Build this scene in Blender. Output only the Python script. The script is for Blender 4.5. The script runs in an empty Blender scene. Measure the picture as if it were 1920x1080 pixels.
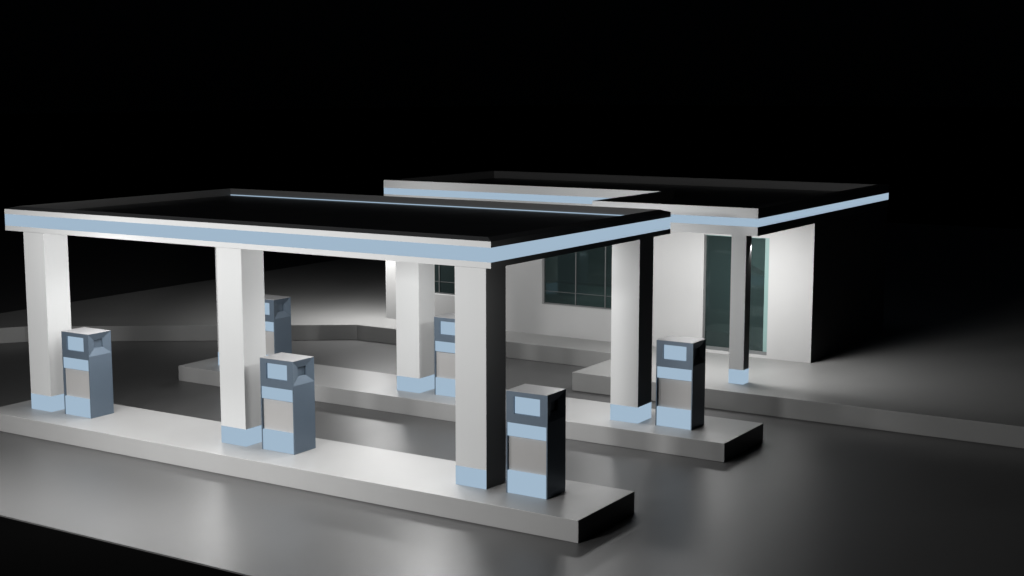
import bpy, math
from mathutils import Vector, Matrix

S = bpy.context.scene
C = S.collection

# ------------------------------------------------------------------ camera
cd = bpy.data.cameras.new("camera")
cam = bpy.data.objects.new("camera", cd); C.objects.link(cam)
cd.sensor_width = 36.0
cd.lens = 2633.96 / 1920 * 36.0
cd.clip_start = 0.1; cd.clip_end = 2000
YAW, PITCH = math.radians(-32.075), math.radians(-7.996)
cam.location = (14.318, -21.286, 8.063)
cam.rotation_euler = (math.radians(90) + PITCH, 0, -YAW)
S.camera = cam

# ------------------------------------------------------------------ world: night sky
w = bpy.data.worlds.new("World"); S.world = w; w.use_nodes = True
nt = w.node_tree; bg = nt.nodes['Background']
tc = nt.nodes.new('ShaderNodeTexCoord'); sp = nt.nodes.new('ShaderNodeSeparateXYZ')
cr = nt.nodes.new('ShaderNodeValToRGB')
nt.links.new(tc.outputs['Generated'], sp.inputs[0]); nt.links.new(sp.outputs['Z'], cr.inputs[0])
cr.color_ramp.elements[0].position = 0.0; cr.color_ramp.elements[0].color = (0.0001, 0.00016, 0.00022, 1)
cr.color_ramp.elements[1].position = 0.22; cr.color_ramp.elements[1].color = (0.0006, 0.0008, 0.0011, 1)
nt.links.new(cr.outputs[0], bg.inputs[0]); bg.inputs[1].default_value = 1.0

S.view_settings.view_transform = 'Standard'
S.view_settings.look = 'None'
S.view_settings.exposure = 0.0
S.view_settings.gamma = 1.0

# ------------------------------------------------------------------ lamps of the station, and added fill lights
def area(name, loc, target, sx, sy, power, spread=180, col=(1, 0.995, 0.99)):
    l = bpy.data.lights.new(name, 'AREA'); l.spread = math.radians(spread); l.shape = 'RECTANGLE'; l.size = sx; l.size_y = sy
    l.energy = power; l.color = col
    o = bpy.data.objects.new(name, l); C.objects.link(o); o.location = loc
    d = Vector(target) - Vector(loc)
    o.rotation_euler = d.to_track_quat('-Z', 'Y').to_euler()
    return o
def point(name, loc, power, r=0.3, col=(1, 0.995, 0.99)):
    l = bpy.data.lights.new(name, 'POINT'); l.shadow_soft_size = r; l.energy = power; l.color = col
    o = bpy.data.objects.new(name, l); C.objects.link(o); o.location = loc
    return o
point('floodlight', (-9.0, -7.0, 5.5), 700, 0.5)
area('floodlight', (-9.0, -12.0, 2.5), (-8.0, 3.0, 2.5), 1.5, 1.0, 200)
area('floodlight', (-2.0, -14.0, 7.6), (-7.0, 5.0, 4), 1.5, 1.0, 1050)
area('apron_fill', (-6.8, -3.9, 5.0), (-6.8, -3.7, 0), 9.0, 0.8, 330, 110)  # added fill that brightens the ground before the front island
area('front_strip_fill', (-7.0, -0.9, 4.9), (-7.0, 0.8, 2.0), 12.0, 0.3, 28)  # added strip of fill for the column fronts, no such fitting
area('side_fill', (1.2, -0.9, 4.9), (0.6, 0.8, 0.4), 1.0, 0.3, 5)  # weak added fill for the dark right-hand faces
point('front_fill', (-10.1, 0.2, 3.6), 55, 0.3)  # added fill hanging before the canopy edge, over the island top
area('canopy_lamp', (-1.8, 1.2, 4.70), (-1.2, 1.2, 0), 0.8, 0.8, 120)
area('canopy_lamp', (-9.7, 1.5, 4.70), (-9.7, 1.5, 0), 2.4, 0.8, 60, 140)
area('canopy_lamp', (-3.4, 1.5, 4.70), (-3.4, 1.5, 0), 2.0, 0.8, 30, 140)
area('canopy_lamp', (-1.8, 7.2, 4.70), (-1.2, 7.4, 0), 0.8, 0.8, 100)
point('canopy_lamp', (-3.9, 4.2, 3.8), 240, 0.35)
point('canopy_lamp', (-10.4, 4.2, 3.8), 180, 0.35)
point('canopy_lamp', (-3.9, 6.0, 4.3), 52, 0.3)
area('porch_fill', (-2.2, 8.9, 4.3), (-1.4, 16, 4.1), 1.6, 0.4, 28)  # added fill aimed at the porch fascia and shop front
area('door_lamp', (-1.0, 13.0, 4.38), (-1.0, 13.2, 0), 2.5, 1.2, 190)
point('door_lamp', (-4.4, 13.4, 3.6), 95, 0.3)
area('wall_washer', (-0.6, 12.6, 4.2), (-0.6, 16, 1.8), 2.2, 0.4, 75)
area('wall_lamp', (-13.9, 15.1, 4.35), (-14.3, 15.1, 0), 1.2, 0.6, 260)
area('wall_lamp', (-10.0, 14.9, 4.35), (-10.0, 14.8, 0), 4.0, 0.6, 22)
point('wall_lamp', (-12.5, 13.5, 3.8), 80, 0.3)

S.cycles.diffuse_bounces = 0
S.cycles.glossy_bounces = 2

# ------------------------------------------------------------------ materials
def mat(name, col, rough=0.5, metal=0.0, noise=0.0, scale=3.0, rvar=0.0, stretch=None, bump=0.0, spec=0.5):
    m = bpy.data.materials.new(name); m.use_nodes = True; n = m.node_tree; b = n.nodes['Principled BSDF']
    b.inputs['Base Color'].default_value = (*col, 1); b.inputs['Roughness'].default_value = rough
    b.inputs['Metallic'].default_value = metal; b.inputs['Specular IOR Level'].default_value = spec
    if noise or rvar or bump:
        t = n.nodes.new('ShaderNodeTexCoord'); mp = n.nodes.new('ShaderNodeMapping'); nz = n.nodes.new('ShaderNodeTexNoise')
        nz.inputs['Scale'].default_value = scale; nz.inputs['Detail'].default_value = 6
        if stretch: mp.inputs['Scale'].default_value = stretch
        n.links.new(t.outputs['Object'], mp.inputs[0]); n.links.new(mp.outputs[0], nz.inputs['Vector'])
        if noise:
            mx = n.nodes.new('ShaderNodeMapRange'); mx.inputs['To Min'].default_value = 1 - noise; mx.inputs['To Max'].default_value = 1 + noise
            n.links.new(nz.outputs['Fac'], mx.inputs['Value'])
            vm = n.nodes.new('ShaderNodeVectorMath'); vm.operation = 'SCALE'; vm.inputs[0].default_value = col
            n.links.new(mx.outputs[0], vm.inputs['Scale']); n.links.new(vm.outputs[0], b.inputs['Base Color'])
        if rvar:
            mr = n.nodes.new('ShaderNodeMapRange'); mr.inputs['To Min'].default_value = rough - rvar; mr.inputs['To Max'].default_value = rough + rvar
            n.links.new(nz.outputs['Fac'], mr.inputs['Value']); n.links.new(mr.outputs[0], b.inputs['Roughness'])
        if bump:
            bm_ = n.nodes.new('ShaderNodeBump'); bm_.inputs['Strength'].default_value = bump; bm_.inputs['Distance'].default_value = 0.01
            n.links.new(nz.outputs['Fac'], bm_.inputs['Height']); n.links.new(bm_.outputs[0], b.inputs['Normal'])
    return m
def glow(name, col, s=1.0):
    m = bpy.data.materials.new(name); m.use_nodes = True; b = m.node_tree.nodes['Principled BSDF']
    b.inputs['Base Color'].default_value = (0, 0, 0, 1); b.inputs['Specular IOR Level'].default_value = 0
    b.inputs['Emission Color'].default_value = (*col, 1); b.inputs['Emission Strength'].default_value = s
    return m
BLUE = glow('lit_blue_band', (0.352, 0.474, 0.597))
WHITE = mat('white_paint', (0.86, 0.87, 0.868), 0.6, noise=0.02, scale=1.2)
WALL = mat('white_plaster', (0.56, 0.56, 0.555), 0.6, noise=0.03, scale=1.5, bump=0.02)
KERB = mat('pale_concrete', (0.46, 0.46, 0.457), 0.42, noise=0.05, scale=1.4, rvar=0.05)
SLABM = mat('pavement_concrete', (0.33, 0.33, 0.325), 0.45, noise=0.06, scale=0.9, rvar=0.05)
FORE = mat('forecourt_concrete', (0.095, 0.095, 0.095), 0.40, noise=0.06, scale=0.6, rvar=0.05, stretch=(1, 0.25, 1))
DARKG = mat('night_ground', (0.001, 0.001, 0.001), 1.0, noise=0.2, scale=0.4, spec=0.0)  # near-black colour carries the night darkness beyond the forecourt
ROOFM = mat('black_roofing', (0.03, 0.03, 0.032), 0.35, noise=0.15, scale=1.5, rvar=0.06)
RIM = mat('parapet_paint', (0.15, 0.15, 0.15), 0.5, noise=0.04, scale=2)
COPING = mat('shade_dark_coping', (0.085, 0.087, 0.09), 0.5, noise=0.04, scale=2)  # roof rim darkened in its colour, as shade on the sloped edge
PUMP = mat('blue_grey_metal', (0.17, 0.225, 0.29), 0.42, 0.3, noise=0.03, scale=5)
TOPM = mat('pump_top_sheen', (0.66, 0.66, 0.67), 0.4, noise=0.03, scale=4)  # paler than the body: light on the pump tops put into colour
STEEL = mat('beige_panel', (0.58, 0.57, 0.56), 0.5, 0.0, noise=0.03, scale=4)
FRAME = mat('window_frame_metal', (0.20, 0.21, 0.21), 0.4, 0.3)
PALEF = mat('pale_teal', (0.26, 0.40, 0.38), 0.35)  # even pale teal for the strip at the door's right and top
ROOM = mat('room_plaster', (0.6, 0.6, 0.58), 0.7)
ROOMF = mat('room_floor', (0.12, 0.12, 0.12), 0.5)
def glass():
    m = bpy.data.materials.new('green_tinted_glass'); m.use_nodes = True; n = m.node_tree
    n.nodes.remove(n.nodes['Principled BSDF']); out = n.nodes['Material Output']
    tr = n.nodes.new('ShaderNodeBsdfTransparent'); tr.inputs[0].default_value = (0.50, 0.62, 0.61, 1)
    gl = n.nodes.new('ShaderNodeBsdfGlossy'); gl.inputs['Roughness'].default_value = 0.03; gl.inputs[0].default_value = (0.8, 0.95, 0.93, 1)
    fr = n.nodes.new('ShaderNodeFresnel'); fr.inputs[0].default_value = 1.5
    mx = n.nodes.new('ShaderNodeMixShader')
    n.links.new(fr.outputs[0], mx.inputs[0]); n.links.new(tr.outputs[0], mx.inputs[1]); n.links.new(gl.outputs[0], mx.inputs[2])
    df = n.nodes.new('ShaderNodeBsdfDiffuse'); df.inputs[0].default_value = (0.17, 0.24, 0.24, 1)   # painted haze that lifts the dark panes
    m2 = n.nodes.new('ShaderNodeMixShader'); m2.inputs[0].default_value = 0.11
    n.links.new(mx.outputs[0], m2.inputs[1]); n.links.new(df.outputs[0], m2.inputs[2])
    n.links.new(m2.outputs[0], out.inputs[0]); return m
GLASS = glass()

# ------------------------------------------------------------------ mesh helpers
class MB:
    def __init__(s): s.v = []; s.f = []; s.m = []
    def quad(s, *p, m=0):
        i = len(s.v); s.v += [tuple(q) for q in p]; s.f.append(tuple(range(i, i + len(p)))); s.m.append(m)
    def box(s, x0, x1, y0, y1, z0, z1, m=0, skip=''):
        P = lambda a, b, c: (a, b, c)
        if 'f' not in skip: s.quad(P(x0,y0,z0), P(x1,y0,z0), P(x1,y0,z1), P(x0,y0,z1), m=m)
        if 'k' not in skip: s.quad(P(x1,y1,z0), P(x0,y1,z0), P(x0,y1,z1), P(x1,y1,z1), m=m)
        if 'l' not in skip: s.quad(P(x0,y1,z0), P(x0,y0,z0), P(x0,y0,z1), P(x0,y1,z1), m=m)
        if 'r' not in skip: s.quad(P(x1,y0,z0), P(x1,y1,z0), P(x1,y1,z1), P(x1,y0,z1), m=m)
        if 't' not in skip: s.quad(P(x0,y0,z1), P(x1,y0,z1), P(x1,y1,z1), P(x0,y1,z1), m=m)
        if 'b' not in skip: s.quad(P(x0,y1,z0), P(x1,y1,z0), P(x1,y0,z0), P(x0,y0,z0), m=m)
        return s
    def loft(s, loops, m=0):
        """skin between successive closed loops (counter-clockwise seen from above, going up = outward faces)"""
        for a, b in zip(loops, loops[1:]):
            n = len(a)
            for i in range(n):
                j = (i + 1) % n
                s.quad(a[i], a[j], b[j], b[i], m=m)
        return s
    def build(s, name, mats, parent=None, loc=(0, 0, 0)):
        me = bpy.data.meshes.new(name); me.from_pydata(s.v, [], s.f)
        for q in (mats if isinstance(mats, (list, tuple)) else [mats]): me.materials.append(q)
        for p, k in zip(me.polygons, s.m): p.material_index = k
        import bmesh
        b = bmesh.new(); b.from_mesh(me); bmesh.ops.remove_doubles(b, verts=b.verts, dist=1e-5); b.to_mesh(me); b.free()
        me.update()
        o = bpy.data.objects.new(name, me); C.objects.link(o); o.location = loc
        if parent: o.parent = parent
        return o
def bevel(o, wd=0.01, seg=2):
    md = o.modifiers.new('bevel', 'BEVEL'); md.width = wd; md.segments = seg; md.limit_method = 'ANGLE'; md.angle_limit = math.radians(40)
    return o
def tag(o, label=None, cat=None, group=None, kind=None):
    if label: o['label'] = label
    if cat: o['category'] = cat
    if group: o['group'] = group
    if kind: o['kind'] = kind
    return o
def empty(name, loc=(0, 0, 0)):
    o = bpy.data.objects.new(name, None); C.objects.link(o); o.location = loc; o.empty_display_size = 0.3; return o
def prism(mb, pts, z0, z1, m=0):
    lo = [(x, y, z0) for x, y in pts]; hi = [(x, y, z1) for x, y in pts]
    mb.loft([lo, hi], m); mb.quad(*hi, m=m); mb.quad(*reversed(lo), m=m); return mb
def inset(pts, d):
    """inward offset of a counter-clockwise polygon"""
    n = len(pts); out = []
    for i in range(n):
        p0, p1, p2 = Vector(pts[i-1]), Vector(pts[i]), Vector(pts[(i+1) % n])
        a = (p1 - p0).normalized(); b = (p2 - p1).normalized()
        na = Vector((-a.y, a.x)); nb = Vector((-b.y, b.x))
        k = (na + nb); k = k / k.dot(na)
        out.append(tuple(p1 + k * d))
    return out

# ------------------------------------------------------------------ setting
HI, HS = 0.424, 0.506
g = MB().box(-400, 400, -300, 700, -1.2, -0.035).build('ground', DARKG); tag(g, kind='structure')
f = MB(); prism(f, [(-60, -4.39), (45, -4.39), (45, 60), (-60, 60)], -0.03, 0.0)
tag(f.build('forecourt', FORE), kind='structure')
f = MB()
prism(f, [(-25.8, 4.2), (-22.85, 8.33), (-13.98, 14.33), (-4.16, 14.33), (-4.16, 11.27), (44, 11.27), (44, 59), (-25.8, 59)], 0.0, HS)
tag(bevel(f.build('pavement', SLABM), 0.012), kind='structure')

# ------------------------------------------------------------------ pump islands
def island(x0, x1, y0, y1, label):
    o = bevel(MB().box(x0, x1, y0, y1, 0.0, HI).build('pump_island', KERB), 0.008)
    o.location = (0, 0, 0)
    tag(o, label, 'kerb island', 'raised islands carrying the pumps'); return o
island(-14.07, 2.383, 0.0, 2.209, 'long pale concrete island nearest the viewer, carrying the front row of pumps')
island(-14.17, 2.359, 6.546, 8.786, 'long pale concrete island behind the nearer one, carrying the rear pumps')

# ------------------------------------------------------------------ canopy over the pumps
AZ = (4.733, 4.849, 5.130, 5.247); AZR = 5.307; AROOF = 5.112; AW = 0.20
def ring(pts, z): return [(x, y, z) for x, y in pts]
def make_roof(pts, zs, wd, zr, zfloor, parent, name='roof'):
    r = MB()
    inn = inset(pts, wd)
    r.loft([ring(pts, zs[0]), ring(pts, zs[1])], 0)
    r.loft([ring(pts, zs[2]), ring(pts, zs[3]), ], 0)
    r.loft([ring(pts, zs[3]), ring(inn, zr)], 3)
    r.loft([ring(inn, zr), ring(inn, zfloor)], 2)
    r.quad(*ring(inn, zfloor), m=1)
    back = inset(pts, 0.03)
    r.loft([ring(pts, zs[1]), ring(back, zs[1]), ring(back, zs[2]), ring(pts, zs[2])], 0)
    r.quad(*reversed(ring(pts, zs[0])), m=0)
    o = r.build(name, [WHITE, ROOFM, RIM, COPING], parent)
    bnd = MB(); face = inset(pts, 0.002); bk = inset(pts, 0.028)
    bnd.loft([ring(face, zs[1] + .001), ring(face, zs[2] - .001), ring(bk, zs[2] - .001), ring(bk, zs[1] + .001), ring(face, zs[1] + .001)])
    b = bnd.build('light_band', BLUE, o)
    return o
canopy = empty('station_canopy', (0, 0, 0))
tag(canopy, 'large flat-roofed white forecourt canopy on six square columns with a glowing blue band', 'canopy')
AP = [(-13.93, 0.80), (0.007, 0.80), (0.007, 8.566), (-13.93, 8.566)]
ra = make_roof(AP, AZ, AW, AZR, AROOF, canopy)
MB().box(-13.93 + AW + .02, 0.007 - AW - .02, 8.566 - AW - .025, 8.566 - AW - .004, AROOF + .002, AROOF + .022).build('rear_light_strip', BLUE, ra)
def column(x, y, wx, wy, z0, z1, hb, parent, name='column', right_band=True):
    c = MB().box(x, x + wx, y, y + wy, z0 + hb, z1 - .002).build(name, WHITE, parent); bevel(c, 0.0015, 1)
    if right_band:
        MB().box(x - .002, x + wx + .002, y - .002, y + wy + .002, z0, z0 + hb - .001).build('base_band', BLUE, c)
    else:
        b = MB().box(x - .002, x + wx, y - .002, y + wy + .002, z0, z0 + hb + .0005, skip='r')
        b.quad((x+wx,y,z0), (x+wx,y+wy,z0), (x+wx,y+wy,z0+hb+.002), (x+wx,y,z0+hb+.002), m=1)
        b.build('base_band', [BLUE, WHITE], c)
    return c
COLX = (-13.27, -7.03, -0.816)
for i, x in enumerate(COLX):
    column(x, 0.79, 0.716, 0.703, HI, AZ[0], 0.379, canopy, right_band=(i != 2))
for x in COLX:
    column(x, 7.20, 0.716, 0.703, HI, AZ[0], 0.379, canopy)

# ------------------------------------------------------------------ shop building
BZ = (4.438, 4.669, 4.881, 5.138)
X0, X1, Y0, Y1 = -13.98, 0.87, 15.92, 22.46
shop = empty('shop_building', (0, 0, 0))
tag(shop, 'white single-storey shop behind the canopy with dark windows, glass door and projecting porch roof', 'building')
DX0, DX1, DZ0, DZ1 = -2.44, -0.44, 0.575, 3.95      # door opening
WZ0, WZ1 = 1.477, 3.75
WINS = ((-13.2, -10.9), (-7.9, -4.9))
TH = 0.17
m = MB()
# front wall pieces round the openings
def frontwall(xa, xb, za, zb): m.box(xa, xb, Y0, Y0 + TH, za, zb)
xs = [X0]; 
for a, b in WINS: xs += [a, b]
xs += [DX0, DX1, X1]
ZT = BZ[0] - .002
for k in range(0, len(xs), 2): frontwall(xs[k], xs[k+1], HS, ZT)
for a, b in WINS: frontwall(a, b, HS, WZ0); frontwall(a, b, WZ1, ZT)
frontwall(DX0, DX1, DZ1, ZT); frontwall(DX0, DX1, HS, DZ0)
m.box(X0, X0 + TH, Y0 + TH, Y1, HS, ZT); m.box(X1 - TH, X1, Y0 + TH, Y1, HS, ZT)
m.box(X0 + TH, X1 - TH, Y1 - TH, Y1, HS, ZT)
wall = m.build('wall', WALL, shop)
MB().box(X0 + TH, X1 - TH, Y0 + TH, Y1 - TH, HS + .004, HS + .02).build('inner_floor', ROOMF, shop)
BP = [(X0 - .02, Y0 - .02), (-3.845, Y0 - .02), (-3.845, 11.757), (X1 + .02, 11.757), (X1 + .02, Y1 + .02), (X0 - .02, Y1 + .02)]
rb = make_roof(BP, BZ, 0.30, 5.145, 4.89, shop)
# porch post
column(0.003, 12.197, 0.407, 0.353, HS, BZ[0], 0.379, shop, 'porch_post')
# windows
for (a, b) in WINS:
    fr = MB(); y0, y1 = Y0 + 0.12, Y0 + 0.16; t = 0.04
    fr.box(a, b, y0, y1, WZ0, WZ0 + t); fr.box(a, b, y0, y1, WZ1 - t, WZ1)
    fr.box(a, a + .03, y0, y1, WZ0 + t, WZ1 - t); fr.box(b - .03, b, y0, y1, WZ0 + t, WZ1 - t)
    wn = fr.build('window', FRAME, shop)
    MB().box(a + .03, b - .03, Y0 + .138, Y0 + .142, WZ0 + t, WZ1 - t).build('pane', GLASS, wn)
    MB().box(a + .03, b - .03, Y0 + .13, Y0 + .15, 1.87, 1.885).build('transom', FRAME, wn)
    n = 3 if b - a > 2.5 else 2
    ms = [a + 1.12, a + 2.15] if n == 3 else [a + 1.30]
    for xm in ms:
        MB().box(xm, xm + .03, Y0 + .115, Y0 + .165, WZ0 + t, WZ1 - t).build('mullion', FRAME, wn)
# door
fr = MB(); y0, y1 = Y0 + 0.10, Y0 + 0.15
fr.box(DX0, DX1, y0, y1, DZ0, DZ0 + .10)
fr.box(DX0, DX0 + .03, y0, y1, DZ0 + .10, DZ1 - .03)
dr = fr.build('door', FRAME, shop)
fr = MB(); fr.box(DX1 - .16, DX1, y0, y1, DZ0 + .10, DZ1 - .03); fr.box(DX0, DX1, y0, y1, DZ1 - .03, DZ1)
fr.build('pale_edge', PALEF, dr)
MB().box(DX0 + .03, DX1 - .16, Y0 + .123, Y0 + .127, DZ0 + .10, DZ1 - .03).build('pane', GLASS, dr)
MB().box(-5.4, -2.2, 19.2, 19.3, HS + .02, 4.43).build('partition', ROOM, shop)
MB().box(-2.3, 0.68, 17.75, 17.85, HS + .02, 4.43).build('inner_wall', ROOM, shop)
q = MB(); a0, a1 = -1.75, 0.66
q.loft([[(a0, 17.2, HS + .02), (a1, 17.2, HS + .02), (a1, 17.7, HS + .02), (a0, 17.7, HS + .02)],
        [(a0, 17.2, 2.95), (a1, 17.2, 1.9), (a1, 17.7, 1.9), (a0, 17.7, 2.95)]])
q.quad((a0, 17.2, 2.95), (a1, 17.2, 1.9), (a1, 17.7, 1.9), (a0, 17.7, 2.95))
q.build('dark_wedge', ROOMF, shop)  # added dark shape, its slope stands in for a diagonal reflection in the door
MB().box(-12.5, -5.8, 18.6, 19.1, HS + .02, 1.75).build('counter', ROOM, shop)

# ------------------------------------------------------------------ fuel pumps
PW, PD, PH = 0.916, 0.688, 2.0
def make_pump():
    root = empty('fuel_pump')
    b = MB(); zh = 1.39; e = 0.024; rc = 0.063
    b.box(0, e, 0, PD, 0, zh, skip='t'); b.box(PW - e, PW, 0, PD, 0, zh, skip='t')
    b.box(e, PW - e, rc, PD, 0, zh, skip='t')
    b.quad((e, 0, zh), (PW - e, 0, zh), (PW - e, rc, zh), (e, rc, zh))           # underside of the head
    # head front with screen recess
    sx0, sx1, sz0, sz1, sd = 0.172, 0.752, 1.570, 1.908, 0.05
    O = [(0,0,zh), (PW,0,zh), (PW,0,PH), (0,0,PH)]
    I = [(sx0,0,sz0), (sx1,0,sz0), (sx1,0,sz1), (sx0,0,sz1)]
    J = [(x, sd, z) for x, y, z in I]
    for i in range(4):
        j = (i + 1) % 4
        b.quad(O[i], O[j], I[j], I[i]); b.quad(I[i], I[j], J[j], J[i])
    b.quad(*J)
    b.quad((0,0,PH), (PW,0,PH), (PW,PD,PH), (0,PD,PH)); b.quad((PW,PD,zh), (0,PD,zh), (0,PD,PH), (PW,PD,PH))
    # both sides: funnel recess with a deeper slot where the nozzle hangs
    for X, s in ((PW, -1), (0, 1)):
        b.quad((X,0,zh), (X,PD,zh), (X,PD,1.475), (X,0,1.475))
        O = [(X, 0.0, 1.475), (X, PD, 1.475), (X, PD, PH), (X, 0.0, PH)]
        I = [(X + s*.055, .21, 1.64), (X + s*.055, .48, 1.64), (X + s*.055, .48, 1.84), (X + s*.055, .21, 1.84)]
        J = [(X + s*.10, y, z) for x, y, z in I]
        for i in range(4):
            j = (i + 1) % 4
            b.quad(O[i], O[j], I[j], I[i]); b.quad(I[i], I[j], J[j], J[i])
        b.quad(*J)
    b.build('body', PUMP, root)
    MB().box(.003, PW - .003, .003, PD - .003, PH + .0005, PH + .008).build('top_sheen', TOPM, root)  # thin pale plate added for the sheen on top
    MB().box(sx0 + .004, sx1 - .004, sd - .012, sd - .003, sz0 + .004, sz1 - .004).build('screen', BLUE, root)
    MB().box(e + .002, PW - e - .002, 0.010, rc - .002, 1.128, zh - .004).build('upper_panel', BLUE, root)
    MB().box(e + .002, PW - e - .002, rc - .008, rc - .002, 0.448, 1.127).build('service_panel', STEEL, root)
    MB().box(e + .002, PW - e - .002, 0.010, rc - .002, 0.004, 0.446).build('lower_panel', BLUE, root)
    return root
def dup(root, loc):
    r = root.copy(); C.objects.link(r); r.location = loc
    for ch in root.children:
        c = ch.copy(); C.objects.link(c); c.parent = r
    return r
proto = make_pump()
spots = [
    (COLX[2] + 1.148, 0.819, 'blue-grey fuel pump nearest the viewer, beside the front right column, with a black unlit side'),
    (COLX[1] + 1.148, 0.819, 'blue-grey fuel pump beside the middle column of the front row'),
    (COLX[0] + 1.148, 0.819, 'blue-grey fuel pump beside the leftmost column at the far left of the front island'),
    (COLX[2] + 1.138, 7.267, 'blue-grey fuel pump at the right end of the rear island before the glass door'),
    (COLX[1] + 1.138, 7.267, 'blue-grey fuel pump on the rear island, half hidden behind the front right column'),
    (COLX[0] + 1.138, 7.267, 'blue-grey fuel pump on the rear island, mostly hidden behind the front middle column'),
]
for i, (x, y, lab) in enumerate(spots):
    o = proto if i == 0 else dup(proto, (0, 0, 0))
    o.location = (x, y, HI)
    tag(o, lab, 'fuel pump', 'fuel pumps standing on the islands')
